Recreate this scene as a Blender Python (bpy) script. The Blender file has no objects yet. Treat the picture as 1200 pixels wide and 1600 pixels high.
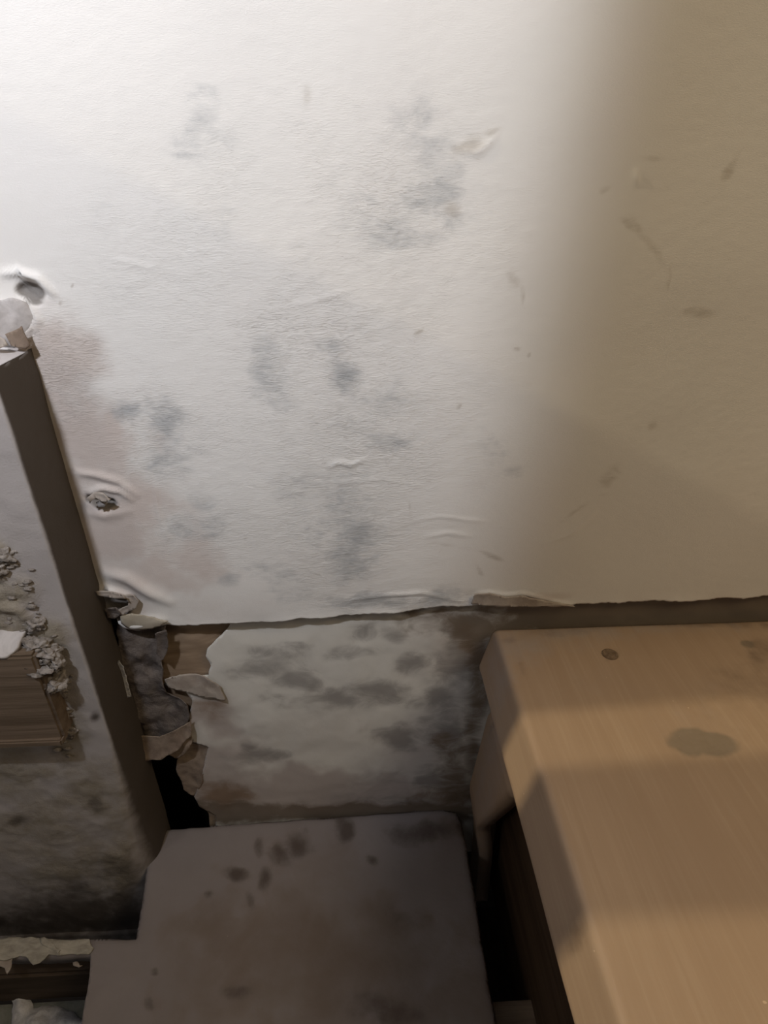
import bpy, bmesh, math, random
import numpy as np
from mathutils import Vector, Matrix
from mathutils.geometry import delaunay_2d_cdt

scene = bpy.context.scene
R = math.radians
rng = random.Random(7)

# ------------------------------------------------------------------ camera
W, Hpx = 1200.0, 1600.0
FPX = 923.0
PITCH, YAW = R(28.9), R(2.8)
CAM = Vector((0.0, -0.469, 0.70))
cd = bpy.data.cameras.new('camera'); cam = bpy.data.objects.new('camera', cd)
scene.collection.objects.link(cam); scene.camera = cam
cd.sensor_fit = 'HORIZONTAL'; cd.sensor_width = 36; cd.lens = 36 * FPX / W
cd.clip_start = 0.01
cam.location = CAM
cam.rotation_euler = (math.pi / 2 - PITCH, 0, -YAW)
ROT = cam.rotation_euler.to_matrix()

# ------------------------------------------------------------------ world, lights, exposure
scene.view_settings.view_transform = 'Standard'
scene.view_settings.look = 'None'
scene.view_settings.gamma = 1
scene.view_settings.use_curve_mapping = False
scene.view_settings.exposure = 0.0
wd = bpy.data.worlds.new('world'); scene.world = wd; wd.use_nodes = True
wd.node_tree.nodes['Background'].inputs[0].default_value = (0.80, 0.735, 0.70, 1)
wd.node_tree.nodes['Background'].inputs[1].default_value = 0.050

def light(name, kind, loc, target, power, color, **kw):
    d = bpy.data.lights.new(name, kind); o = bpy.data.objects.new(name, d)
    scene.collection.objects.link(o)
    o.location = loc
    o.rotation_euler = (Vector(target) - Vector(loc)).to_track_quat('-Z', 'Y').to_euler()
    d.energy = power; d.color = color
    for k, v in kw.items(): setattr(d, k, v)
    return o

# torch: bright neutral lamp held high at the left, its beam ends in a nearly vertical edge on the wall
L = Vector((-0.30, -0.50, 1.15))
edge_pt = Vector((0.222, 0.0, 0.60))
e = Vector((edge_pt.x - L.x, edge_pt.y - L.y, 0)).normalized()
axis = Vector((-e.y, e.x, 0.0))
light('torch_light', 'SPOT', L, L + axis, 19.5, (0.90, 0.925, 1.0), spot_size=R(178), spot_blend=0.10, shadow_soft_size=0.028)
# warm bulb to the right
light('bulb_light', 'POINT', (0.72, -0.58, 1.36), (0, 0, 0), 15.5, (1.0, 0.76, 0.46), shadow_soft_size=0.28)
# soft dim fill added left of the viewer to brighten the step's chamfer
light('left_fill_light', 'POINT', (-0.85, -0.80, 0.90), (0, 0, 0), 3.0, (1.0, 0.88, 0.76), shadow_soft_size=0.12)
# warm light that reaches the step between the slats of a rack added unseen at the left
light('side_light', 'SPOT', (-2.60, -0.24, 2.00), (0.38, -0.22, 0.30), 145.0, (1.0, 0.80, 0.50), spot_size=R(18), spot_blend=0.5, shadow_soft_size=0.012)

# ------------------------------------------------------------------ helpers
def ray(px, py):
    return (ROT @ Vector(((px - W / 2) / FPX, -(py - Hpx / 2) / FPX, -1.0))).normalized()

class Plane:
    """a flat frame in the room: origin, axes U, V and the normal N that faces the room"""
    def __init__(s, o, u, v, n):
        s.o, s.u, s.v, s.n = map(Vector, (o, u, v, n))
    def at(s, px, py):
        d = ray(px, py); t = (s.o - CAM).dot(s.n) / d.dot(s.n)
        p = CAM + d * t - s.o
        return p.dot(s.u), p.dot(s.v)
    def p3(s, a, b, h=0.0):
        return s.o + s.u * a + s.v * b + s.n * h
def wall_plane(y): return Plane((0, y, 0), (1, 0, 0), (0, 0, 1), (0, -1, 0))
def flat_plane(z): return Plane((0, 0, z), (1, 0, 0), (0, 1, 0), (0, 0, 1))

_lat = np.random.RandomState(11).rand(8, 256, 256)
def vn(x, y, sc, seed=0):
    x = np.asarray(x) * sc + 37.3 * seed; y = np.asarray(y) * sc + 11.7 * seed
    xi = np.floor(x).astype(int); yi = np.floor(y).astype(int)
    fx = x - xi; fy = y - yi; fx = fx * fx * (3 - 2 * fx); fy = fy * fy * (3 - 2 * fy)
    T = _lat[seed % 8]
    g = lambda i, j: T[(xi + i) % 256, (yi + j) % 256]
    return ((g(0, 0) * (1 - fx) + g(1, 0) * fx) * (1 - fy) + (g(0, 1) * (1 - fx) + g(1, 1) * fx) * fy) * 2 - 1
def fbm(x, y, sc, oct=4, seed=0, gain=0.5):
    r = 0; a = 1.0
    for k in range(oct):
        r = r + a * vn(x, y, sc * 2 ** k, seed + k); a *= gain
    return r

def blobs(pl, A, B, lst, warp=1.0):
    """soft patches: (px, py, rx, ry, strength, angle) put where they lie on the plane"""
    out = np.zeros(np.shape(A))
    w1 = fbm(A, B, 28, 4, 3, 0.6); w2 = fbm(A, B, 28, 4, 5, 0.6)
    for b in lst:
        px, py, rx, ry, st = b[:5]; an = R(b[5]) if len(b) > 5 else 0.0
        c = np.array(pl.at(px, py))
        J = np.array([np.array(pl.at(px + 1, py)) - c, np.array(pl.at(px, py + 1)) - c]).T
        Ji = np.linalg.inv(J)
        da = A - c[0]; db = B - c[1]
        qx = Ji[0, 0] * da + Ji[0, 1] * db; qy = Ji[1, 0] * da + Ji[1, 1] * db
        x = qx * math.cos(an) + qy * math.sin(an); y = -qx * math.sin(an) + qy * math.cos(an)
        x = x / rx; y = y / ry
        x = x + 0.42 * w1 * warp; y = y + 0.42 * w2 * warp
        out = np.maximum(out, st * np.exp(-(x ** 2 + y ** 2) * 0.9))
    return out
def ridge(pl, A, B, pts, width_px, height):
    """raised crease along a polyline; width given for that spot"""
    P = np.array([pl.at(*p) for p in pts])
    c = np.array(pl.at(*pts[0])); c2 = np.array(pl.at(pts[0][0] + width_px, pts[0][1]))
    w = np.linalg.norm(c2 - c)
    d2 = np.full(np.shape(A), 1e9); tt = np.zeros(np.shape(A)); n = len(P) - 1
    for i in range(n):
        a, b = P[i], P[i + 1]; ab = b - a; L2 = ab.dot(ab)
        t = np.clip(((A - a[0]) * ab[0] + (B - a[1]) * ab[1]) / L2, 0, 1)
        dd = (A - a[0] - t * ab[0]) ** 2 + (B - a[1] - t * ab[1]) ** 2
        m = dd < d2; d2 = np.where(m, dd, d2); tt = np.where(m, (i + t) / n, tt)
    return height * np.exp(-d2 / w ** 2) * (0.35 + 0.65 * np.sin(np.pi * np.clip(tt, 0, 1)))

def link(name, me, mat=None, parent=None):
    o = bpy.data.objects.new(name, me); scene.collection.objects.link(o)
    if mat and not me.materials: me.materials.append(mat)
    if parent: o.parent = parent
    return o
def attr(me, name, vals):
    a = me.attributes.new(name, 'FLOAT', 'POINT'); a.data.foreach_set('value', np.asarray(vals, dtype=np.float32).ravel())
def grid_mesh(name, co, nu, nv, flip=False):
    """co: array (nu, nv, 3)"""
    me = bpy.data.meshes.new(name)
    idx = np.arange(nu * nv).reshape(nu, nv)
    q = np.stack([idx[:-1, :-1], idx[1:, :-1], idx[1:, 1:], idx[:-1, 1:]], -1).reshape(-1, 4)
    if flip: q = q[:, ::-1]
    me.from_pydata(co.reshape(-1, 3).tolist(), [], q.tolist())
    me.polygons.foreach_set('use_smooth', [True] * len(me.polygons))
    return me
def smooth(me):
    me.polygons.foreach_set('use_smooth', [True] * len(me.polygons))
def solid(o, t, off=-1):
    m = o.modifiers.new('thickness', 'SOLIDIFY'); m.thickness = t; m.offset = off; m.use_even_offset = False
def tag(o, label=None, cat=None, group=None, kind=None):
    if label: o['label'] = label
    if cat: o['category'] = cat
    if group: o['group'] = group
    if kind: o['kind'] = kind
    return o

def jag(poly, step, amp, seed=0):
    out = []; k = 0
    n = len(poly)
    for i in range(n):
        a = Vector(poly[i]); b = Vector(poly[(i + 1) % n]); d = b - a
        m = max(1, int(d.length / step)); nn = Vector((-d.y, d.x)).normalized() if d.length else Vector((0, 0))
        for j in range(m):
            p = a + d * (j / m)
            s = float(fbm(p.x, p.y, 0.22 / step, 3, seed))
            out.append(p + nn * s * amp)
    return out
def inside(A, B, poly):
    r = np.zeros(A.shape, bool); n = len(poly)
    for i in range(n):
        x1, y1 = poly[i]; x2, y2 = poly[(i + 1) % n]
        c = ((y1 > B) != (y2 > B)) & (A < (x2 - x1) * (B - y1) / ((y2 - y1) if y2 != y1 else 1e-12) + x1)
        r ^= c
    return r
def sheet(name, pl, pxpoly, step, amp, hfun=None, thick=0.001, mat=None, parent=None, seed=0, attrs=None, holes=(), local=False, soft=True):
    poly = [Vector(p) if local else Vector(pl.at(*p)) for p in pxpoly]
    ring = jag(poly, step * 0.8, amp, seed)
    hr = [jag([Vector(pl.at(*p)) for p in h], step * 0.8, amp, seed + 3) for h in holes]
    xs = [p.x for p in ring]; ys = [p.y for p in ring]
    ga, gb = np.meshgrid(np.arange(min(xs), max(xs), step), np.arange(min(ys), max(ys), step * 0.9), indexing='ij')
    ga = ga + (np.arange(gb.shape[1]) % 2)[None, :] * step * 0.5
    m = inside(ga, gb, ring)
    for h in hr: m &= ~inside(ga, gb, h)
    ip = [Vector((float(a), float(b))) for a, b in zip(ga[m], gb[m])]
    vs = list(ring); es = [(i, (i + 1) % len(ring)) for i in range(len(ring))]
    for h in hr:
        s0 = len(vs); vs += h; es += [(s0 + i, s0 + (i + 1) % len(h)) for i in range(len(h))]
    vs += ip
    r = delaunay_2d_cdt(vs, es, [], 0, 1e-6)
    V = np.array([(v.x, v.y) for v in r[0]]); F = r[2]
    C = np.array([(sum(V[i][0] for i in f) / 3, sum(V[i][1] for i in f) / 3) for f in F])
    keep = inside(C[:, 0], C[:, 1], ring)
    for h in hr: keep &= ~inside(C[:, 0], C[:, 1], h)
    F = [f for f, k in zip(F, keep) if k]
    A, B = V[:, 0], V[:, 1]
    # distance to the border, for curls
    RG = np.array([(p.x, p.y) for p in ring]); dist = np.sqrt(((V[:, None, :] - RG[None]) ** 2).sum(-1)).min(1) if len(V) * len(RG) < 3e7 else np.full(len(V), 1.0)
    h = hfun(A, B, dist) if hfun else np.zeros(len(V))
    P = [pl.p3(a, b, hh) for a, b, hh in zip(A, B, h)]
    me = bpy.data.meshes.new(name); me.from_pydata([tuple(p) for p in P], [], [list(f) for f in F])
    bm = bmesh.new(); bm.from_mesh(me)
    bm.faces.ensure_lookup_table()
    for f in bm.faces:
        f.normal_update()
        if f.normal.dot(pl.n) < 0: f.normal_flip()
    at = {k: fn(A, B, dist) for k, fn in (attrs or {}).items()}
    bm.to_mesh(me); bm.free()
    for k, v in at.items(): attr(me, k, v)
    if soft: smooth(me)
    o = link(name, me, mat, parent)
    if thick: solid(o, thick)
    return o

# ------------------------------------------------------------------ materials
class NT:
    def __init__(s, name):
        s.m = bpy.data.materials.new(name); s.m.use_nodes = True; s.t = s.m.node_tree
        s.b = s.t.nodes['Principled BSDF']; s.tc = s.n('ShaderNodeTexCoord')
    def n(s, k, **kw):
        x = s.t.nodes.new(k)
        for a, v in kw.items(): setattr(x, a, v)
        return x
    def l(s, a, b): s.t.links.new(a, b)
    def noise(s, scale, detail=4, rough=0.55, stretch=(1, 1, 1), dist=0.0):
        mp = s.n('ShaderNodeMapping'); mp.inputs['Scale'].default_value = stretch
        s.l(s.tc.outputs['Object'], mp.inputs[0])
        x = s.n('ShaderNodeTexNoise'); x.inputs['Scale'].default_value = scale; x.inputs['Detail'].default_value = detail
        x.inputs['Roughness'].default_value = rough; x.inputs['Distortion'].default_value = dist
        s.l(mp.outputs[0], x.inputs['Vector']); return x.outputs['Fac']
    def at(s, name): return s.n('ShaderNodeAttribute', attribute_name=name).outputs['Fac']
    def math(s, op, a, b=None, c=None, clamp=False):
        x = s.n('ShaderNodeMath', operation=op); x.use_clamp = clamp
        for i, v in enumerate((a, b, c)):
            if v is None: continue
            if hasattr(v, 'links'): s.l(v, x.inputs[i])
            else: x.inputs[i].default_value = v
        return x.outputs[0]
    def ramp(s, v, lo, hi):
        x = s.n('ShaderNodeMapRange'); x.interpolation_type = 'SMOOTHSTEP'
        x.inputs['From Min'].default_value = lo; x.inputs['From Max'].default_value = hi
        s.l(v, x.inputs['Value']); return x.outputs['Result']
    def mix(s, f, a, b):
        x = s.n('ShaderNodeMix', data_type='RGBA')
        for i, v in ((0, f), (6, a), (7, b)):
            if hasattr(v, 'links'): s.l(v, x.inputs[i])
            else: x.inputs[i].default_value = (*v, 1) if isinstance(v, tuple) else v
        return x.outputs[2]
    def out(s, col, rough=0.85, bump=None, dist=0.001, strength=1.0, spec=0.25):
        if hasattr(col, 'links'): s.l(col, s.b.inputs['Base Color'])
        else: s.b.inputs['Base Color'].default_value = (*col, 1)
        s.b.inputs['Roughness'].default_value = rough
        s.b.inputs['Specular IOR Level'].default_value = spec
        if bump is not None:
            x = s.n('ShaderNodeBump'); x.inputs['Distance'].default_value = dist; x.inputs['Strength'].default_value = strength
            s.l(bump, x.inputs['Height']); s.l(x.outputs[0], s.b.inputs['Normal'])
        return s.m
    def mask(s, name, noise, lo=0.42, hi=0.72, amt=0.55):
        """attribute patch broken up by noise"""
        v = s.math('ADD', s.at(name), s.math('MULTIPLY', s.math('SUBTRACT', noise, 0.5), amt * 3.2))
        v = s.math('MULTIPLY', v, s.math('MULTIPLY', s.at(name), 3.0, clamp=True))
        return s.ramp(v, lo - 0.30, hi + 0.35)

def mat_paper():
    t = NT('mouldy_lining_paper')
    n1 = t.noise(42, 6, 0.62, (1, 1, 2.2), 0.6); n2 = t.noise(160, 4, 0.6, (1, 1, 1.8)); nb = t.noise(6, 3)
    m = t.mask('mould', t.math('ADD', t.math('MULTIPLY', n1, 0.75), t.math('MULTIPLY', n2, 0.25)), 0.30, 0.90, 0.62)
    st = t.mask('stain', n1, 0.25, 0.70, 0.5)
    pk = t.ramp(t.at('pink'), 0.1, 0.95)
    base = t.mix(nb, (0.80, 0.80, 0.78), (0.86, 0.84, 0.82))
    base = t.mix(t.math('MULTIPLY', pk, 0.75), base, (0.58, 0.49, 0.45))
    c = t.mix(t.math('MULTIPLY', m, 0.80), base, (0.36, 0.38, 0.40))
    c = t.mix(t.math('MULTIPLY', st, 0.55), c, (0.38, 0.33, 0.27))
    c = t.mix(t.ramp(t.at('bare'), 0.35, 0.65), c, t.mix(n2, (0.17, 0.155, 0.145), (0.34, 0.32, 0.30)))
    fine = t.noise(700, 3, 0.6, (1, 1, 2.5)); flak = t.noise(260, 8, 0.7, (1, 1, 3.2), 0.0)
    fl = t.math('MULTIPLY', t.ramp(flak, 0.40, 0.75), t.math('ADD', 0.05, t.math('MULTIPLY', t.at('flaky'), 0.8)))
    b = t.math('ADD', t.math('MULTIPLY', fine, 0.22), t.math('MULTIPLY', fl, 0.8))
    return t.out(c, 0.8, b, 0.0010, 0.75)
def mat_lower():
    t = NT('mouldy_cream_plaster')
    n1 = t.noise(30, 9, 0.68, (1, 1, 1.7), 0.8); n2 = t.noise(90, 4, 0.6)
    m = t.mask('mould', n1, 0.10, 0.62, 0.48); st = t.mask('stain', n1, 0.2, 0.6, 0.4); d = t.mask('dark', n1, 0.2, 0.7, 0.45)
    base = t.mix(n1, (0.74, 0.725, 0.68), (0.86, 0.85, 0.80))
    c = t.mix(t.math('MULTIPLY', t.ramp(t.at('pink'), 0.1, 0.9), 0.7), base, (0.42, 0.35, 0.33))
    c = t.mix(t.math('MULTIPLY', m, 0.80), c, (0.25, 0.235, 0.225))
    c = t.mix(t.math('MULTIPLY', st, 0.85), c, (0.23, 0.15, 0.09))
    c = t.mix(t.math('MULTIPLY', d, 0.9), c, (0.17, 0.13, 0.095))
    b = t.math('ADD', t.math('MULTIPLY', t.noise(500, 3), 0.2), t.math('MULTIPLY', n2, 0.5))
    return t.out(c, 0.85, b, 0.001, 0.5)
def mat_board():
    t = NT('stained_white_paint')
    n1 = t.noise(20, 6, 0.6, (1, 1, 1), 0.7); n2 = t.noise(70, 5, 0.65)
    m = t.mask('mould', t.math('ADD', t.math('MULTIPLY', n1, 0.6), t.math('MULTIPLY', n2, 0.4)), 0.2, 0.65, 0.5)
    st = t.mask('stain', n1, 0.15, 0.8, 0.4)
    base = t.mix(n1, (0.24, 0.215, 0.215), (0.33, 0.30, 0.30))
    c = t.mix(t.math('MULTIPLY', st, 0.7), base, (0.17, 0.125, 0.09))
    c = t.mix(t.math('MULTIPLY', m, 0.85), c, (0.08, 0.06, 0.05))
    specks = t.math('MULTIPLY', t.ramp(t.noise(330, 2, 0.5), 0.76, 0.80), 0.5)
    c = t.mix(specks, c, (0.45, 0.40, 0.35))
    return t.out(c, 0.6, t.math('ADD', t.math('MULTIPLY', t.noise(260, 4), 0.4), n2), 0.0009, 0.45, 0.3)
def mat_pier():
    t = NT('grey_pier_plaster')
    n1 = t.noise(28, 6, 0.62, dist=0.5); n2 = t.noise(150, 5, 0.65)
    base = t.mix(n1, (0.40, 0.37, 0.365), (0.50, 0.47, 0.46))
    c = t.mix(t.mask('rough', n1, 0.25, 0.6, 0.4), base, t.mix(n2, (0.22, 0.185, 0.14), (0.42, 0.38, 0.31)))
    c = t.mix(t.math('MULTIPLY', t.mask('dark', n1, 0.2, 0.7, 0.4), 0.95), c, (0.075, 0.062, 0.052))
    b = t.math('ADD', t.math('MULTIPLY', t.noise(600, 3), 0.35), t.math('MULTIPLY', t.math('MULTIPLY', n2, t.at('rough')), 2.0))
    return t.out(c, 0.85, b, 0.0011, 0.7)
def mat_simple(name, a, b, sc=60, rough=0.85, bd=0.001, bs=0.6, stretch=(1, 1, 1), spec=0.25, lo=0.3, hi=0.7):
    t = NT(name); n1 = t.noise(sc, 6, 0.62, stretch, 0.4)
    return t.out(t.mix(t.ramp(n1, lo, hi), a, b), rough, t.math('ADD', n1, t.math('MULTIPLY', t.noise(sc * 6, 3, 0.6, stretch), 0.35)), bd, bs, spec)
def mat_pine():
    t = NT('varnished_pine')
    g = t.noise(55, 5, 0.6, (1, 0.045, 1), 0.5); g2 = t.noise(330, 3, 0.6, (1, 0.035, 1)); big = t.noise(7, 3)
    base = t.mix(g, (0.40, 0.285, 0.195), (0.49, 0.365, 0.26))
    base = t.mix(t.math('MULTIPLY', t.ramp(g2, 0.45, 0.75), 0.2), base, (0.58, 0.46, 0.34))
    base = t.mix(t.math('MULTIPLY', t.ramp(big, 0.4, 0.7), 0.25), base, (0.38, 0.27, 0.19))
    d = t.mask('dust', t.noise(60, 5, 0.65, (1, 0.7, 1)), 0.2, 0.8, 0.45)
    c = t.mix(t.math('MULTIPLY', t.ramp(t.at('knot'), 0.28, 0.55), 0.8), base, t.mix(t.noise(150, 3), (0.19, 0.155, 0.115), (0.27, 0.23, 0.18)))
    c = t.mix(t.math('MULTIPLY', t.mask('mould', t.noise(70, 5), 0.2, 0.7, 0.4), 0.7), c, (0.14, 0.10, 0.075))
    c = t.mix(t.math('MULTIPLY', d, 0.6), c, (0.42, 0.38, 0.37))
    sp = t.math('MULTIPLY', t.ramp(t.noise(190, 1, 0.4), 0.80, 0.83), 0.7)
    c = t.mix(sp, c, (0.75, 0.6, 0.45))
    b = t.math('ADD', t.math('MULTIPLY', g2, 0.5), g)
    return t.out(c, 0.5, b, 0.0005, 0.5, 0.35)

M_paper = mat_paper(); M_lower = mat_lower(); M_board = mat_board(); M_pier = mat_pier(); M_pine = mat_pine()
M_brown = mat_simple('brown_backing_paper', (0.26, 0.185, 0.125), (0.40, 0.30, 0.21), 30, stretch=(0.5, 1, 2))
M_scab = mat_simple('dark_damp_paper', (0.12, 0.10, 0.09), (0.21, 0.18, 0.16), 110, bd=0.002, bs=1.0)
M_pale = mat_simple('pale_torn_paper', (0.34, 0.29, 0.25), (0.46, 0.41, 0.365), 60)
M_yel = mat_simple('yellowed_paper', (0.40, 0.355, 0.28), (0.50, 0.45, 0.37), 40)
M_tan = mat_simple('tan_flake', (0.20, 0.15, 0.115), (0.34, 0.27, 0.21), 60)
M_crumb = mat_simple('crumbling_plaster', (0.17, 0.145, 0.12), (0.42, 0.385, 0.36), 120, bd=0.002, bs=1.0)
M_white = mat_simple('white_plaster', (0.40, 0.375, 0.365), (0.60, 0.57, 0.56), 50, bd=0.0012)
M_grey = mat_simple('grey_bare_plaster', (0.24, 0.225, 0.215), (0.34, 0.32, 0.31), 90)
M_timber = mat_simple('old_brown_timber', (0.13, 0.095, 0.065), (0.22, 0.165, 0.12), 90, 0.75, 0.0012, 0.8, (0.05, 1, 1))
M_dark = mat_simple('void_dark_masonry', (0.020, 0.015, 0.012), (0.05, 0.04, 0.032), 40)  # near-black: the darkness of the void behind is put into the colour
M_lumpw = mat_simple('broken_white_plaster', (0.45, 0.46, 0.48), (0.85, 0.85, 0.88), 60, bd=0.002, bs=1.0)
M_slate = mat_simple('grey_green_slab', (0.16, 0.17, 0.15), (0.26, 0.27, 0.245), 50)
M_joist = mat_simple('dark_joist_wood', (0.05, 0.036, 0.026), (0.10, 0.075, 0.055), 60, stretch=(0.1, 1, 1))
M_torn = mat_simple('torn_cream_edge', (0.30, 0.28, 0.235), (0.48, 0.45, 0.385), 70, stretch=(1, 2, 1))

WALL = wall_plane(0.0)
LOW = wall_plane(0.007)
X0 = -0.247       # corner line of the pier
PY = -0.057                                                         # pier face
PTOP = WALL.at(10, 545)[1]
print('X0', X0, 'from', WALL.at(185, 1000), WALL.at(232, 1290), 'pier top', PTOP)
print('front', wall_plane(PY).at(120, 1000), wall_plane(PY).at(175, 1160), wall_plane(PY).at(47, 760))

# ------------------------------------------------------------------ setting: back wall behind everything
def box_mesh(name, x0, x1, y0, y1, z0, z1, bev=0.0):
    bm = bmesh.new(); bmesh.ops.create_cube(bm, size=1)
    for v in bm.verts:
        v.co = Vector((x0 + (v.co.x + .5) * (x1 - x0), y0 + (v.co.y + .5) * (y1 - y0), z0 + (v.co.z + .5) * (z1 - z0)))
    if bev: bmesh.ops.bevel(bm, geom=list(bm.edges), offset=bev, segments=2, affect='EDGES')
    me = bpy.data.meshes.new(name); bm.to_mesh(me); bm.free(); return me

wall = link('wall_back', box_mesh('wall_back', -1.3, 1.3, 0.09, 0.14, -0.40, 1.45), M_dark)
tag(wall, kind='structure')
floor = link('floor', box_mesh('floor', -1.3, 1.3, -1.3, 0.14, -0.45, -0.40), M_dark); tag(floor, kind='structure')

# lining paper: one continuous sheet with creases, blisters and a torn lower edge
edge_px = [(-900, 985), (150, 985), (176, 958), (186, 972), (200, 982), (218, 985), (240, 980), (262, 976), (300, 975), (400, 971), (440, 970), (470, 965), (500, 964),
           (540, 958), (580, 957), (620, 955), (660, 951), (700, 947), (735, 946), (760, 943), (800, 944), (850, 944),
           (900, 944), (950, 941), (1000, 940), (1060, 937), (1120, 934), (1200, 930), (2400, 880)]
EW = np.array([WALL.at(*p) for p in edge_px[1:-1]])
xs = np.concatenate([np.linspace(-1.3, -0.46, 22), np.arange(-0.45, 0.50, 0.002), np.linspace(0.51, 1.3, 20)])
zb = np.interp(xs, EW[:, 0], EW[:, 1])
zb = zb + 0.0011 * fbm(xs, xs * 0, 55, 4, 2) + 0.0006 * vn(xs, xs * 0, 400, 3)
v = np.concatenate([np.linspace(0, 0.008, 6)[:-1], np.arange(0.008, 0.56, 0.002), np.linspace(0.565, 1.12, 24)])
NX, NV = len(xs), len(v)
A = np.repeat(xs[:, None], NV, 1)
top_z = 1.44
B = zb[:, None] + v[None, :] * ((top_z - zb)[:, None] / v[-1])
mould = [(300, 150, 34, 26, .5), (310, 215, 55, 50, .5), (170, 320, 40, 60, .25), (345, 335, 40, 40, .30), (230, 440, 60, 50, .2),
         (640, 185, 60, 60, .42), (690, 235, 60, 40, .55), (700, 300, 60, 55, .72), (620, 368, 75, 30, .55), (560, 340, 50, 40, .38),
         (640, 120, 50, 40, .25), (520, 300, 90, 60, .22), (480, 420, 90, 60, .22), (420, 590, 35, 50, .62), (540, 587, 36, 24, .95), (515, 550, 25, 20, .6),
         (610, 622, 50, 40, .5), (615, 690, 45, 20, .62), (440, 632, 30, 20, .5), (570, 660, 60, 40, .35),
         (208, 645, 40, 16, 1.0), (266, 685, 26, 45, .95), (270, 722, 40, 30, .55), (300, 780, 30, 20, .5), (305, 822, 45, 32, .6),
         (540, 800, 60, 70, .48), (555, 850, 38, 50, .85), (560, 888, 32, 18, .8), (470, 760, 70, 40, .35), (500, 830, 50, 50, .35),
         (358, 905, 20, 12, .7), (430, 893, 55, 20, .45), (450, 930, 60, 30, .45), (600, 936, 70, 14, .95), (690, 936, 34, 16, .85), (545, 945, 40, 12, .6),
         (800, 735, 22, 12, .5), (770, 695, 30, 40, .38), (700, 760, 60, 40, .2), (330, 700, 60, 80, .2), (640, 460, 60, 80, .2)]
stain = [(738, 226, 26, 12, .95, -25), (765, 208, 22, 6, .6, -25), (712, 325, 16, 11, .95), (798, 436, 15, 13, .6), (817, 462, 4, 14, .7), (1015, 385, 42, 8, .6, 55), (985, 355, 16, 8, .5, 40),
         (1142, 262, 30, 9, .6, -65), (1098, 490, 28, 9, .6), (955, 740, 26, 14, .5, -60), (1046, 440, 3, 22, .6, 8), (1025, 250, 30, 7, .4), (945, 297, 16, 6, .5, -20), (1020, 665, 10, 10, .4),
         (775, 872, 30, 4, .75, 20), (750, 893, 14, 4, .6, 55), (656, 519, 8, 3, .95, -25), (808, 546, 6, 3, .7), (827, 556, 3, 3, .8), (719, 636, 6, 3, .8, -50), (485, 150, 12, 22, .4),
         (112, 446, 3, 3, 1.1), (94, 474, 3, 5, 1.1), (690, 850, 40, 3, .4, 10), (640, 800, 3, 20, .4), (740, 925, 25, 10, .4), (900, 800, 30, 4, .4, -35)]
pink = [(95, 590, 85, 90, .8), (110, 690, 100, 90, 1.0), (170, 800, 90, 110, 1.0), (250, 900, 110, 70, .8), (60, 480, 60, 50, .4), (330, 950, 90, 25, .4), (20, 420, 60, 90, .25), (820, 935, 60, 9, .7)]
bare = [(42, 452, 30, 17, 1.1, 22), (52, 472, 22, 9, .7), (158, 783, 21, 12, 1.1, 10), (140, 778, 10, 9, .8), (178, 942, 26, 16, 1.3, 20), (205, 938, 12, 10, .9), (170, 965, 12, 14, .9)]
flaky = [(300, 400, 150, 130, .35), (620, 320, 130, 130, .5), (520, 560, 150, 110, .7), (560, 700, 170, 110, .8), (240, 680, 120, 80, .6), (100, 600, 70, 90, .8), (540, 850, 140, 90, .7), (620, 935, 110, 25, .9), (330, 820, 120, 60, .6), (360, 700, 150, 70, .4)]
near = (A > -0.5) & (A < 0.52) & (B < 0.95)
mo = blobs(WALL, A, B, mould); stn = blobs(WALL, A, B, stain); pi_ = blobs(WALL, A, B, pink); ba = blobs(WALL, A, B, bare); fk = blobs(WALL, A, B, flaky)
h = 0.0022 * fbm(A, B, 5, 3, 1) + 0.00018 * fbm(A, B * 2, 130, 3, 2) * (0.4 + fk)
ridges = [([(115, 738), (150, 742), (185, 752), (212, 772)], 6, .0026), ([(140, 770), (160, 762), (190, 768), (205, 780)], 5, .0030),
          ([(135, 800), (165, 806), (200, 798)], 8, .0015), ([(165, 895), (200, 903), (235, 925), (262, 938)], 11, .0048), ([(150, 920), (175, 922), (205, 930)], 5, .0045),
          ([(190, 975), (215, 975), (250, 968)], 9, .0050), ([(515, 728), (530, 722), (548, 726), (570, 717)], 3.0, .0017), ([(440, 480), (480, 474), (520, 462), (545, 455)], 2.5, .0006),
          ([(0, 428), (30, 426), (60, 436), (82, 460)], 5, .0045), ([(650, 812), (690, 806), (730, 812), (760, 815)], 3, .0008), ([(665, 838), (700, 832), (735, 838)], 3, .0008),
          ([(850, 850), (890, 835), (930, 800)], 4, .0006), ([(745, 930), (762, 926), (790, 931), (815, 928), (850, 936), (895, 945)], 3, .0022),
          ([(550, 935), (600, 928), (660, 925), (720, 940)], 3, .0016), ([(720, 235), (745, 240), (775, 215)], 5, .0010), ([(243, 760), (247, 800), (262, 840)], 2.5, .0009),
          ([(995, 265), (997, 290)], 3, .0014), ([(0, 560), (40, 520), (60, 500), (45, 476)], 5, .0020), ([(160, 400), (240, 420)], 3, .0006), ([(450, 748), (520, 755), (600, 748), (660, 760)], 3, .0005)]
for p, w_, hh in ridges: h = h + ridge(WALL, A, B, p, w_, hh)
h = h - 0.0045 * np.clip((ba - 0.45) * 2.2, 0, 1)
lip = np.exp(-(B - zb[:, None]) / 0.006)
h = h + 0.0008 * lip + 0.0012 * lip * fbm(A, A * 0, 30, 3, 4)
co = np.stack([A, -h, B], -1)
me = grid_mesh('lining_paper', co, NX, NV, flip=False)
for k, vv in (('mould', mo), ('stain', stn), ('pink', pi_), ('bare', ba), ('flaky', fk)): attr(me, k, vv)
paper = link('lining_paper', me, M_paper, wall)
solid(paper, 0.0022, -1)
tag(paper, 'white lining paper with grey mould and a torn lower edge')

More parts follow.
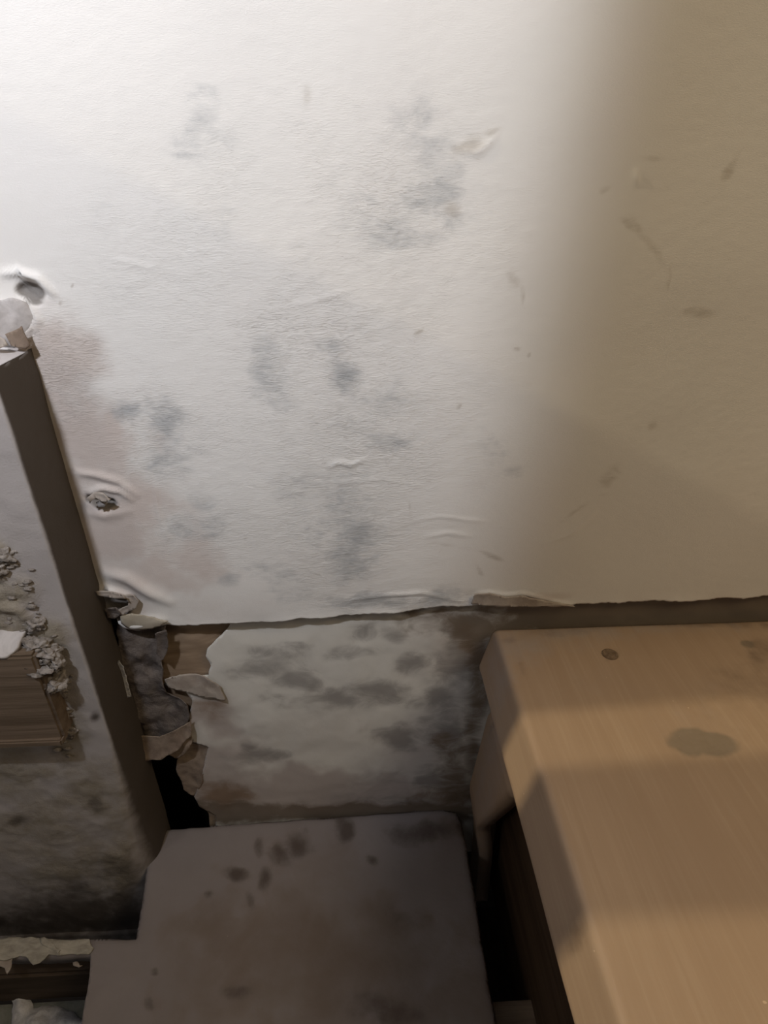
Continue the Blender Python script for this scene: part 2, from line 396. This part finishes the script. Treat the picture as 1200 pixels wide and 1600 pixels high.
# lower wall: cream plaster coat, brown backing, torn scabs
def lowx(px, py): return LOW.at(px, py)
back = sheet('backing_board', wall_plane(0.012), [(246, 960), (252, 1010), (250, 1060), (262, 1090), (285, 1115), (283, 1150), (292, 1175), (286, 1210), (304, 1240), (326, 1272), (330, 1330), (1500, 1330), (1500, 800), (246, 860)],
             0.006, 0.0012, lambda A, B, d: 0.0012 * fbm(A, B, 40, 3, 2), 0.004, M_brown, wall, 5)
tag(back, 'brown backing exposed where the plaster coat has come away')
mould2 = [(440, 1022, 50, 14, .6), (430, 1045, 60, 14, .8), (475, 1062, 40, 18, .95), (530, 1092, 80, 16, .95), (600, 1078, 40, 22, .9), (572, 990, 18, 14, .8), (615, 995, 22, 12, .6), (645, 1035, 22, 14, .7),
          (560, 1022, 50, 12, .5), (680, 1095, 24, 18, 1.1), (655, 1100, 20, 10, .6), (722, 1040, 45, 60, .95), (705, 1145, 45, 30, 1.0), (620, 1152, 38, 20, 1.05), (680, 1215, 30, 16, .9),
          (410, 1178, 50, 11, .75), (385, 1168, 18, 8, .8), (470, 1010, 24, 10, .6), (560, 960, 120, 8, .4), (690, 1250, 140, 16, .6), (720, 975, 40, 26, .8), (500, 1120, 60, 20, .2), (600, 1215, 60, 30, .3)]
pink2 = [(330, 1120, 60, 40, .95), (350, 1190, 80, 50, .85), (470, 1235, 260, 34, 1.2), (640, 1180, 90, 60, .6), (690, 1000, 60, 60, .6), (500, 1150, 120, 50, .35), (640, 1230, 120, 40, .7), (350, 1255, 60, 20, .8)]
stain2 = [(352, 1243, 34, 18, 1.1), (330, 1105, 34, 20, .6), (745, 1020, 24, 50, .9), (690, 1240, 60, 18, .5), (690, 1160, 20, 18, .5)]
dark2 = [(745, 985, 30, 40, .9), (748, 1060, 18, 40, .7), (960, 960, 230, 40, 2.2), (1150, 950, 260, 40, 2.2), (720, 1210, 30, 60, .8), (700, 1180, 30, 30, .5), (500, 1270, 420, 13, 1.8), (742, 1120, 14, 170, .8)]  # includes shade under the paper edge and along the board, painted as colour
low_poly = [(366, 960), (358, 978), (345, 992), (325, 1014), (322, 1024), (330, 1040), (327, 1056), (300, 1056), (262, 1064), (256, 1070), (290, 1082), (300, 1094), (296, 1120), (296, 1145), (302, 1160), (326, 1168), (318, 1200), (312, 1228), (303, 1246), (312, 1262), (336, 1276), (340, 1330), (1500, 1330), (1500, 800), (366, 860)]
low = sheet('plaster_coat', LOW, low_poly, 0.0035, 0.0010, lambda A, B, d: 0.0014 * fbm(A, B, 18, 4, 3) + 0.0016 * np.exp(-d / 0.006) * 0, 0.0018, M_lower, wall, 2,
            {'mould': lambda A, B, d: blobs(LOW, A, B, mould2), 'pink': lambda A, B, d: blobs(LOW, A, B, pink2), 'stain': lambda A, B, d: blobs(LOW, A, B, stain2), 'dark': lambda A, B, d: blobs(LOW, A, B, dark2)})
tag(low, 'cream plaster coat blotched with grey mould')

# torn layers at the left corner, each a piece of paper with its own curl
def torn(name, poly, y, mat, curl, amp=0.0009, step=0.0028, th=0.0009, seed=0, lab=None, wav=0.002, tilt=(0, 0)):
    pl = wall_plane(y)
    c = np.mean([pl.at(*p) for p in poly], axis=0)
    o = sheet(name, pl, poly, step, amp, lambda A, B, d: curl * np.exp(-d / 0.006) + wav * fbm(A, B, 45, 3, seed + 1) + tilt[0] * (A - c[0]) + tilt[1] * (B - c[1]), th, mat, wall, seed)
    if lab: tag(o, lab)
    return o
torn('torn_paper', [(184, 972), (262, 972), (262, 1000), (254, 1030), (256, 1060), (262, 1084), (292, 1096), (296, 1118), (286, 1145), (262, 1160), (232, 1166), (212, 1150), (210, 1120), (203, 1080), (192, 1050), (186, 1015)],
     0.006, M_scab, 0.003, seed=1, lab='dark damp scab of torn paper', wav=0.0042)
torn('torn_paper', [(203, 1163), (222, 1150), (250, 1152), (282, 1140), (298, 1130), (297, 1150), (280, 1166), (255, 1178), (232, 1181), (214, 1174)],
     -0.002, M_tan, 0.003, seed=2, lab='pale curled lip of torn paper above the black hole', tilt=(0, -0.25))
torn('torn_paper', [(256, 1172), (272, 1158), (300, 1146), (300, 1160), (290, 1176), (276, 1184)], 0.001, M_tan, 0.002, seed=3)
torn('torn_paper', [(278, 1180), (296, 1158), (328, 1166), (322, 1196), (314, 1226), (302, 1246), (288, 1232), (276, 1206)], 0.009, M_tan, 0.0015, seed=4, lab='brown hanging flake of backing paper')
torn('torn_paper', [(244, 985), (262, 980), (264, 1008), (256, 1030), (246, 1020)], -0.001, M_scab, 0.003, seed=6)
torn('torn_paper', [(258, 1062), (280, 1054), (322, 1056), (345, 1072), (352, 1092), (320, 1088), (288, 1080), (264, 1074)], 0.0035, M_pale, 0.0008, seed=7, lab='pale tongue of torn paper')
torn('torn_paper', [(186, 1030), (194, 1040), (200, 1066), (206, 1086), (200, 1088), (190, 1068), (184, 1048)], -0.006, M_lumpw, 0.002, seed=8, th=0.0006, lab='thin bluish white sliver of lifted paint', wav=0.001)
# curled scraps round the holes in the lining paper
torn('paper_scrap', [(150, 921), (172, 923), (196, 928), (198, 934), (176, 931), (154, 928)], -0.010, M_pale, 0.002, seed=9, wav=0.001)
torn('paper_scrap', [(192, 932), (206, 930), (216, 938), (212, 950), (198, 956), (188, 962), (186, 954), (200, 946), (202, 938)], -0.006, M_pale, 0.002, seed=10, wav=0.002)
torn('paper_scrap', [(166, 948), (184, 946), (190, 956), (180, 966), (168, 962)], -0.003, M_scab, 0.003, seed=11)
torn('paper_scrap', [(136, 775), (146, 768), (162, 768), (176, 778), (168, 782), (152, 776), (142, 784)], -0.006, M_pale, 0.002, seed=12, wav=0.002)
torn('paper_scrap', [(150, 784), (160, 780), (170, 786), (164, 792), (154, 791)], -0.004, M_grey, 0.001, seed=13, wav=0.002)
torn('plaster_patch', [(-60, 478), (0, 468), (18, 464), (38, 474), (52, 490), (58, 506), (50, 524), (44, 540), (20, 545), (-20, 546), (-60, 548)], -0.003, M_white, -0.003, seed=14, th=0.004, lab='rough white plaster patch above the pier', wav=0.003)
torn('paper_scrap', [(8, 522), (34, 509), (47, 540), (40, 546), (18, 540)], -0.009, M_tan, 0.0, seed=15, th=0.001, lab='small brown diamond shaped scrap', wav=0.0008, amp=0.0004)
torn('paper_scrap', [(-40, 530), (-8, 524), (8, 530), (14, 540), (-10, 546), (-40, 546)], -0.014, M_pale, 0.001, seed=16)
torn('paper_scrap', [(186, 962), (205, 962), (240, 966), (262, 972), (250, 980), (222, 987), (200, 984), (188, 976)], -0.0065, M_yel, -0.002, seed=18, lab='yellowed rounded tongue of paper', wav=0.001)
torn('plaster_edge', [(736, 944), (742, 930), (765, 927), (790, 933), (812, 930), (850, 938), (898, 946), (850, 947), (800, 946), (765, 947)], -0.004, M_pale, 0.001, seed=17, th=0.0012, lab='cracked sliver of paper over the step', wav=0.001)

# ------------------------------------------------------------------ left pier
PF = wall_plane(PY)
zs = np.concatenate([np.arange(-0.40, -0.12, 0.01), np.arange(-0.12, PTOP, 0.0025)])
NZ = len(zs)
rad = 0.0035 + 0.030 * np.clip((0.24 - zs) / 0.24, 0, 1) ** 1.3          # the corner is worn rounder towards its foot
ss = np.concatenate([np.linspace(-1.3, -0.47, 16), np.arange(-0.46, X0 - 0.004, 0.0022)]) + 1.3
cols = []
for q in ss: cols.append((-1.3 + q / (X0 - 0.004 + 1.3) * (X0 - rad + 1.3), PY + 0 * zs, 0 * zs, -1 + 0 * zs))
for a in np.linspace(0, math.pi / 2, 15): cols.append((X0 - rad + rad * math.sin(a), PY + rad - rad * math.cos(a), math.sin(a) + 0 * zs, -math.cos(a) + 0 * zs))
for q in np.linspace(0.03, 1, 30): cols.append((X0 + 0 * zs, PY + rad + q * (0.004 - PY - rad), 1 + 0 * zs, 0 * zs))
for x in np.linspace(X0 - 0.002, X0 - 0.12, 8): cols.append((x + 0 * zs, 0.004 + 0 * zs, 0 * zs, 0 * zs))
SX, SY, NXX, NYY = [np.array([c[k] for c in cols]) for k in range(4)]
NS = len(cols)
ZZ = np.repeat(zs[None, :], NS, 0)
front = np.clip(-NYY, 0, 1)
rough = blobs(PF, SX, ZZ, [(-10, 940, 55, 80, 1.1), (30, 930, 30, 40, .9), (-10, 880, 40, 40, 1.0), (70, 1010, 40, 40, .8), (110, 1140, 30, 50, .9), (150, 1240, 50, 60, .8), (190, 1350, 26, 60, .9), (60, 1270, 90, 60, .7), (100, 1350, 110, 60, .6), (20, 1200, 80, 30, .8)]) * front
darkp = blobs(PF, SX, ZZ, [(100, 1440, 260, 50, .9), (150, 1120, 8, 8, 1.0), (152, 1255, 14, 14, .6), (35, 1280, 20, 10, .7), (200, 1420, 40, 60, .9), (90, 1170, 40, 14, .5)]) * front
darkp = np.maximum(darkp, (1 - front) * 1.8)  # side face darkened: its shade is put into the colour
uu = SX + SY
hp = 0.0007 * fbm(uu, ZZ, 30, 4, 3) + np.clip(rough, 0, 1) * (0.0014 * fbm(uu, ZZ, 60, 4, 5) + 0.0014)
hp = hp + np.clip(blobs(PF, SX, ZZ, [(-10, 930, 60, 90, 1.0)]) - 0.3, 0, 1) * front * 0.005 * (1 + 0.8 * fbm(uu, ZZ * 2, 60, 3, 6))
topw = np.clip((ZZ - (PTOP - 0.006)) / 0.006, 0, 1)
co = np.stack([SX + NXX * hp, SY + NYY * hp, ZZ + topw * 0.002 * fbm(uu, ZZ, 60, 3, 1)], -1)
# pier top closes back to the wall
last = co[:, -1:, :].copy(); last[:, 0, 1] = 0.004; last[:, 0, 0] = np.minimum(last[:, 0, 0], X0)
co = np.concatenate([co, last], 1)
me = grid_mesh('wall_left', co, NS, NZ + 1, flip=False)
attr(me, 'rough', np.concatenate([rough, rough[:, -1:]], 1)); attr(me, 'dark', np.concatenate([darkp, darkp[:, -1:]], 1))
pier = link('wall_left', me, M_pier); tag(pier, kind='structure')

# lumps: irregular broken plaster
def lump(name, c, r, mat, parent, seed, sub=4, amp=0.35, sc=1.0, flat=False):
    bm = bmesh.new(); bmesh.ops.create_icosphere(bm, subdivisions=sub, radius=1.0)
    P = np.array([tuple(v.co) for v in bm.verts])
    n = fbm(P[:, 0] + P[:, 2] * 1.7, P[:, 1] - P[:, 2] * 1.3, 1.3 * sc, 4, seed)
    n2 = np.round(fbm(P[:, 0] * 1.3 - P[:, 2], P[:, 1] + P[:, 2], 1.1 * sc, 2, seed + 2) * 2.5) / 2.5
    k = 1 + amp * n + 0.22 * n2
    for v, kk in zip(bm.verts, k): v.co = Vector((v.co.x * r[0] * kk, v.co.y * r[1] * kk, v.co.z * r[2] * kk))
    me = bpy.data.meshes.new(name); bm.to_mesh(me); bm.free()
    if not flat: smooth(me)
    o = link(name, me, mat, parent); o.location = c
    return o
def on(pl, px, py, h=0.0):
    a, b = pl.at(px, py); return pl.p3(a, b, h)

# timber built into the pier, its face proud of the plaster
TY = PY - 0.020
TP = wall_plane(TY)
tz1 = TP.at(30, 1027)[1]; tz0 = TP.at(30, 1160)[1]; tx1 = TP.at(80, 1100)[0]
nx = 60; nz = 40
def timber_mesh():
    bm = bmesh.new(); bmesh.ops.create_cube(bm, size=1)
    for v in bm.verts:
        v.co = Vector((-1.2 + (v.co.x + .5) * (tx1 + 1.2), TY + (v.co.y + .5) * (0.06 - TY - 0.0), tz0 + (v.co.z + .5) * (tz1 - tz0)))
    bmesh.ops.bevel(bm, geom=list(bm.edges), offset=0.0025, segments=2, affect='EDGES')
    bmesh.ops.subdivide_edges(bm, edges=[e for e in bm.edges if abs((e.verts[0].co - e.verts[1].co).x) > 0.2], cuts=300)
    for v in bm.verts:
        v.co.y += 0.0009 * float(fbm(v.co.x * 0.4, v.co.z * 6, 40, 3, 3)); v.co.z += 0.0010 * float(fbm(v.co.x, v.co.y, 25, 3, 4))
    me = bpy.data.meshes.new('timber_face'); bm.to_mesh(me); bm.free(); return me
troot = link('timber_beam', timber_mesh(), M_timber)
tag(troot, 'rough brown timber with horizontal grain, built into the crumbling grey plaster pier', 'timber')
# grooves and lower lip of the timber
o = link('lower_lip', box_mesh('lower_lip', -1.2, tx1 - 0.001, TY - 0.004, TY + 0.01, tz0 - 0.003, tz0 + 0.0045, 0.0015), M_timber, troot)

# plaster on top of the timber and crumbling round its end
ledge = sheet('plaster_ledge', Plane((0, 0, tz1 + 0.002), (1, 0, 0), (0, 1, 0), (0, 0, 1)), [(-0.9, PY + 0.004), (-0.9, TY - 0.001), (tx1 - 0.022, TY - 0.001), (tx1 - 0.014, TY + 0.006), (tx1 - 0.010, PY + 0.004)], 0.003, 0.0008,
              lambda A, B, d: 0.0012 * fbm(A, B, 60, 3, 2) + np.clip((B - TY) / (PY - TY), 0, 1) * 0.013, 0.004, M_white, pier, 4, local=True)
tag(ledge, 'whitish plaster on top of the timber')
lumps = [(62, 1000, .006, (.010, .007, .006)), (84, 1008, .009, (.009, .008, .006)), (58, 1018, .010, (.013, .008, .004)), (82, 1026, .012, (.012, .010, .0035)), (97, 1022, .010, (.006, .008, .008)),
         (76, 1052, .009, (.011, .008, .0045)), (99, 1052, .011, (.007, .010, .006)), (48, 1000, .005, (.009, .005, .006)), (57, 972, .002, (.008, .004, .007)),
         (92, 1078, .001, (.008, .004, .007)), (98, 1110, .001, (.006, .004, .010)), (104, 1140, .001, (.009, .003, .008)), (86, 1100, .003, (.004, .006, .012)), (85, 1132, .003, (.004, .006, .010)),
         (4, 866, .000, (.010, .005, .008)), (-8, 884, .002, (.010, .005, .009))]
for i, (px, py, hh, r) in enumerate(lumps):
    lump('plaster_lump', on(PF, px, py, hh), r, M_crumb, pier, i, sub=4, amp=0.38, sc=1.5)
for i in range(110):
    q = i % 3
    px, py = (rng.gauss(58, 20), rng.gauss(1000, 34)) if q == 0 else ((rng.gauss(98, 8), rng.gauss(1115, 35)) if q == 1 else (18 + (i % 30) * 1.3 + rng.gauss(-8, 12), 850 + (i % 30) * 4.5 + rng.gauss(0, 8)))
    r = 0.0006 + rng.random() * 0.0016
    lump('plaster_crumb', on(PF, px, py, 0.0012 + rng.random() * 0.001), (r * 1.9, r * 0.7, r * 0.9), M_crumb, pier, i + 40, sub=2, amp=0.35)

# ------------------------------------------------------------------ stained board at the foot of the wall
BZ = flat_plane(0.0)
mould3 = [(535, 1297, 14, 20, 1.1), (470, 1322, 28, 14, 1.0), (440, 1335, 20, 14, .8), (367, 1368, 18, 9, 1.1), (414, 1371, 11, 14, 1.0), (404, 1325, 8, 18, .6), (325, 1397, 7, 6, .8), (390, 1400, 7, 14, .6), (582, 1344, 9, 8, .8),
          (655, 1300, 45, 16, .75), (240, 1520, 6, 4, 1.3), (380, 1550, 26, 10, .7), (600, 1585, 60, 26, .6), (620, 1440, 40, 30, .3), (715, 1290, 30, 16, .7), (480, 1300, 6, 10, .5), (233, 1570, 10, 10, .6), (600, 1570, 30, 12, .5)]
stain3 = [(480, 1350, 90, 60, .5), (430, 1460, 160, 90, .8), (560, 1520, 220, 110, .8), (690, 1560, 120, 90, .9), (300, 1540, 80, 60, .6), (700, 1290, 30, 20, .7), (390, 1430, 50, 30, .5), (255, 1500, 40, 60, .35)]
def bd_h(A, B, d): return 0.0006 * fbm(A, B, 14, 3, 2) - 0.0035 * np.exp(-d / 0.0025)
board_poly = [(236, 1297), (300, 1291), (420, 1282), (560, 1272), (690, 1263), (712, 1268), (722, 1284), (736, 1360), (752, 1460), (776, 1600), (810, 1800)]
lp = [BZ.at(*p) for p in board_poly]
yb = -0.40
r_x = lp[-2][0]
lp = lp[:-1] + [(r_x + 0.002, -0.27), (r_x + 0.002, yb), (-0.95, yb), (-0.95, BZ.at(-100, 1463)[1])] + [BZ.at(*p) for p in [(0, 1463), (60, 1464), (130, 1465), (212, 1465), (218, 1430), (226, 1370), (231, 1330)]]
hole = [(-420, 1500), (0, 1494), (60, 1493), (110, 1491), (142, 1490), (139, 1520), (136, 1550), (128, 1600), (118, 1680), (-420, 1680)]
board = sheet('shelf_board', BZ, lp, 0.004, 0.0007, bd_h, 0.016, M_board, None, 3,
              {'mould': lambda A, B, d: blobs(BZ, A, B, mould3), 'stain': lambda A, B, d: blobs(BZ, A, B, stain3)}, holes=[hole], local=True)
tag(board, 'dusty off-white board with brown stains, cut out at its left', 'board')
# torn cream paper strips along the cut-out
def strip(poly, hgt, seed, mat=M_torn):
    pl = flat_plane(0.0015); c = 0
    o = sheet('torn_strip', pl, poly, 0.0028, 0.0012, lambda A, B, d: hgt + 0.0015 * fbm(A, B, 60, 3, seed), 0.0012, mat, board, seed)
    return o
strip([(-30, 1466), (50, 1466), (92, 1468), (140, 1468), (146, 1482), (140, 1489), (110, 1490), (92, 1493), (76, 1492), (62, 1506), (52, 1508), (44, 1498), (30, 1494), (14, 1500), (-30, 1500)], 0.0006, 21)
strip([(64, 1467), (70, 1467), (96, 1486), (92, 1494), (80, 1486), (68, 1478)], 0.0028, 22)
strip([(-4, 1498), (20, 1496), (18, 1506), (12, 1520), (6, 1512), (-4, 1508)], -0.001, 23, M_pale)
strip([(110, 1499), (118, 1498), (126, 1504), (120, 1506)], -0.008, 24, M_pale)

# ------------------------------------------------------------------ below the cut-out: joist, slab and broken plaster
joist = link('floor_joist', box_mesh('floor_joist', -1.0, 0.0, -0.135, -0.119, -0.10, -0.045, 0.003), M_joist)
tag(joist, 'dark timber edge just inside the cut-out of the board, low at the left', 'joist')
SZ = -0.10
slab = link('stone_slab', box_mesh('stone_slab', -1.0, 0.05, -0.42, -0.136, SZ - 0.06, SZ, 0.003), M_slate)
tag(slab, 'dark grey-green slab seen through the cut-out of the board', 'slab')
SP = flat_plane(SZ)
def chunk(poly, hmax, seed, lab):
    o = sheet('plaster_chunk', flat_plane(SZ + 0.001), poly, 0.0028, 0.0018, lambda A, B, d: hmax * (1 - np.exp(-d / 0.008)) * (1 + 0.35 * fbm(A, B, 70, 4, seed)), 0, M_lumpw, None, seed)
    tag(o, lab, 'plaster'); return o
chunk([(18, 1548), (30, 1546), (44, 1560), (52, 1576), (66, 1572), (84, 1572), (110, 1582), (150, 1600), (150, 1700), (-10, 1700), (16, 1600)], 0.012, 31, 'broken lump of white plaster lying in the cut-out at the lower left')

# ------------------------------------------------------------------ pine step at the right: moulded side profile run out along its length
GP = wall_plane(-0.004)
pp = [GP.at(*p) for p in [(772, 982), (748, 1040), (766, 1112), (733, 1228), (737, 1275)]]
ztop = pp[0][1]
print('step profile', pp)
prof = [(1.15, ztop), ]
# the top runs from the right towards the left edge, then chamfer, cove, bulge, foot
def rounded(pts, r, n=5):
    out = [Vector(pts[0])]
    for i in range(1, len(pts) - 1):
        a, b, c = Vector(pts[i - 1]), Vector(pts[i]), Vector(pts[i + 1])
        d1 = (a - b); d2 = (c - b); rr = min(r, d1.length * .45, d2.length * .45)
        p, q = b + d1.normalized() * rr, b + d2.normalized() * rr
        for k in range(n + 1):
            t = k / n; out.append(p * (1 - t) ** 2 + b * 2 * t * (1 - t) + q * t * t)
    out.append(Vector(pts[-1])); return out
def densify(pts, st):
    out = []
    for a, b in zip(pts[:-1], pts[1:]):
        m = max(1, int((b - a).length / st))
        for j in range(m): out.append(a + (b - a) * j / m)
    out.append(pts[-1]); return out
YS = np.concatenate([np.arange(-0.004, -0.36, -0.003), [-0.38, -0.42]])
def run(name, pts, parent, mat, yend=None):
    n = len(pts)
    X = np.repeat(np.array([p.x for p in pts])[:, None], len(YS), 1); Z = np.repeat(np.array([p.y for p in pts])[:, None], len(YS), 1)
    Y = np.repeat(YS[None, :], n, 0)
    if yend: Y = -0.004 + (Y + 0.004) / (YS[-1] + 0.004) * (yend(Z) + 0.004)
    Xj = X + 0.0005 * fbm(Y, Z, 9, 3, 2); Zj = Z + 0.0006 * fbm(X * 0.5, Y, 9, 3, 3)
    Zj = Zj - 0.0022 * np.exp(-(YS[0] - Y) / 0.0022)        # eased back edge
    me = grid_mesh(name, np.stack([Xj, Y, Zj], -1), n, len(YS), flip=False)
    TPn = flat_plane(ztop)
    attr(me, 'knot', blobs(TPn, X, Y, [(1098, 1161, 42, 24, .9, 4), (1125, 1168, 26, 18, .6), (1168, 1010, 16, 9, .7, 20), (953, 1024, 15, 13, .5)]) * (Z > ztop - 0.004))
    attr(me, 'dust', blobs(TPn, X, Y, [(820, 1010, 60, 30, .9), (900, 990, 90, 16, .8), (790, 1040, 20, 60, .6), (1050, 985, 120, 14, .5), (1080, 1110, 60, 60, .25), (930, 1060, 60, 40, .2), (760, 1150, 20, 90, .4)]))
    attr(me, 'mould', blobs(TPn, X, Y, [(880, 988, 50, 7, .6), (800, 1000, 14, 6, .5), (815, 1045, 6, 16, .5, -15), (1190, 1030, 26, 30, .6), (905, 1440, 10, 30, .5, -20), (1100, 975, 120, 8, .6), (1150, 1070, 60, 60, .3)]))
    o = link(name, me, mat, parent); return o
step = bpy.data.objects.new('wooden_step', None); scene.collection.objects.link(step)
step.location = (pp[0][0], -0.2, 0)
tag(step, 'varnished pine step with a moulded left side and dark knots, at the right', 'step')
bpy.context.view_layer.update()
def keep(o):  # parent without moving
    o.matrix_parent_inverse = step.matrix_world.inverted(); return o
inner = (pp[0][0], ztop)
slab_pts = rounded([(1.15, ztop), inner, pp[1], (pp[2][0] + 0.002, pp[2][1] + 0.012)], 0.006, 5)
top = keep(run('top_board', densify(slab_pts, 0.004), step, M_pine)); solid(top, 0.004, -1)
foot = [(pp[2][0] + 0.004, pp[2][1] + 0.014), pp[2], (pp[2][0] - 0.002, pp[2][1] - 0.004), pp[3], (pp[4][0] + 0.004, pp[4][1] - 0.01), (pp[4][0] + 0.006, -0.12)]
mld = keep(run('side_moulding', densify(rounded(foot, 0.012, 6), 0.004), step, M_pine, lambda Z: -0.045 - 0.095 * np.clip((Z - 0.03) / 0.23, 0, 1))); solid(mld, 0.016, -1)
M_under = mat_simple('void_dark_wood', (0.055, 0.034, 0.02), (0.10, 0.065, 0.04), 60, 0.7, stretch=(1, 0.1, 1))  # darkness of the void under the step put into the colour
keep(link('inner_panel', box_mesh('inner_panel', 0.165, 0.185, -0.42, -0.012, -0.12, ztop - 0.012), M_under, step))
keep(link('base_rail', box_mesh('base_rail', 0.124, 0.19, -0.40, -0.187, -0.10, -0.032, 0.0015), M_timber, step))
# back closing board
endm = bmesh.new()
outl = [(p.x + 0.001, p.y - 0.001) for p in slab_pts] + [(p[0] + 0.001, p[1]) for p in foot[1:]] + [(1.15, -0.12)]
vsn = [endm.verts.new((x, -0.0065, z - 0.002)) for x, z in outl]; endm.faces.new(vsn)
me = bpy.data.meshes.new('back_board'); endm.to_mesh(me); endm.free()
bb = keep(link('back_board', me, M_pine, step)); solid(bb, 0.003, 0)
# small round plug with its ring
def lathe(name, prof, c, mat, parent, n=28):
    bm = bmesh.new(); rings = []
    for r, z in prof: rings.append([bm.verts.new((r * math.cos(2 * math.pi * k / n) * (1 + 0.05 * math.sin(3 * k)), r * math.sin(2 * math.pi * k / n), z)) for k in range(n)])
    for a, b in zip(rings[:-1], rings[1:]):
        for k in range(n): bm.faces.new((a[k], a[(k + 1) % n], b[(k + 1) % n], b[k]))
    bm.faces.new(rings[-1])
    me = bpy.data.meshes.new(name); bm.to_mesh(me); bm.free(); smooth(me)
    o = link(name, me, mat, parent); o.location = c; return o
TPn = flat_plane(ztop)
M_knot = mat_simple('dark_knot', (0.15, 0.105, 0.07), (0.27, 0.20, 0.14), 200)
c = on(TPn, 953, 1023, 0.0); k1 = keep(lathe('wood_plug', [(0.0078, -0.001), (0.0075, 0.0010), (0.006, 0.0012), (0.0050, 0.0004), (0.0038, 0.0004), (0.0028, 0.0012), (0.0010, 0.0014)], c, M_knot, step))
tag(k1, 'small dark round plug')

# ------------------------------------------------------------------ outside the view, added to shape the light: slatted rack at the left, flap on its pole
def empty(name, loc):
    o = bpy.data.objects.new(name, None); scene.collection.objects.link(o); o.location = loc; return o
def piece(name, b, mat, root, bev=0.002):
    x0, x1, y0, y1, z0, z1 = b; l = root.location
    return link(name, box_mesh(name, x0 - l.x, x1 - l.x, y0 - l.y, y1 - l.y, z0 - l.z, z1 - l.z, bev), mat, root)
blocker = empty('slatted_light_blocker', (-1.0, -0.2, -0.40))
tag(blocker, 'unseen upright slatted wooden rack standing on the floor left of the pier', 'blocker')
piece('slat', (-1.01, -0.99, -0.167, -0.075, -0.40, 1.15), M_timber, blocker)
piece('slat', (-1.01, -0.99, -0.262, -0.199, -0.40, 1.15), M_timber, blocker)
piece('slat', (-1.01, -0.99, -0.60, -0.36, -0.40, 1.15), M_timber, blocker)
piece('panel', (-1.03, -1.011, -0.62, -0.07, 0.40, 0.962), M_timber, blocker)
piece('rail', (-1.03, -1.011, -0.62, -0.07, 1.10, 1.16), M_timber, blocker)
M_metal = mat_simple('dark_metal', (0.05, 0.05, 0.05), (0.08, 0.08, 0.08), 30, 0.5)
flap_stand = empty('torch_beam_flap', (L.x, L.y - 0.14, -0.40))
tag(flap_stand, 'unseen dark metal flap on a pole, added to cut the torch beam', 'light flap')
piece('pole', (L.x - .01, L.x + .01, L.y - .15, L.y - .13, -0.40, L.z + 0.06), M_metal, flap_stand)
piece('shade', (L.x - .05, L.x + .14, L.y - .14, L.y + .048, L.z - .102, L.z - .10), M_metal, flap_stand, 0.0005)
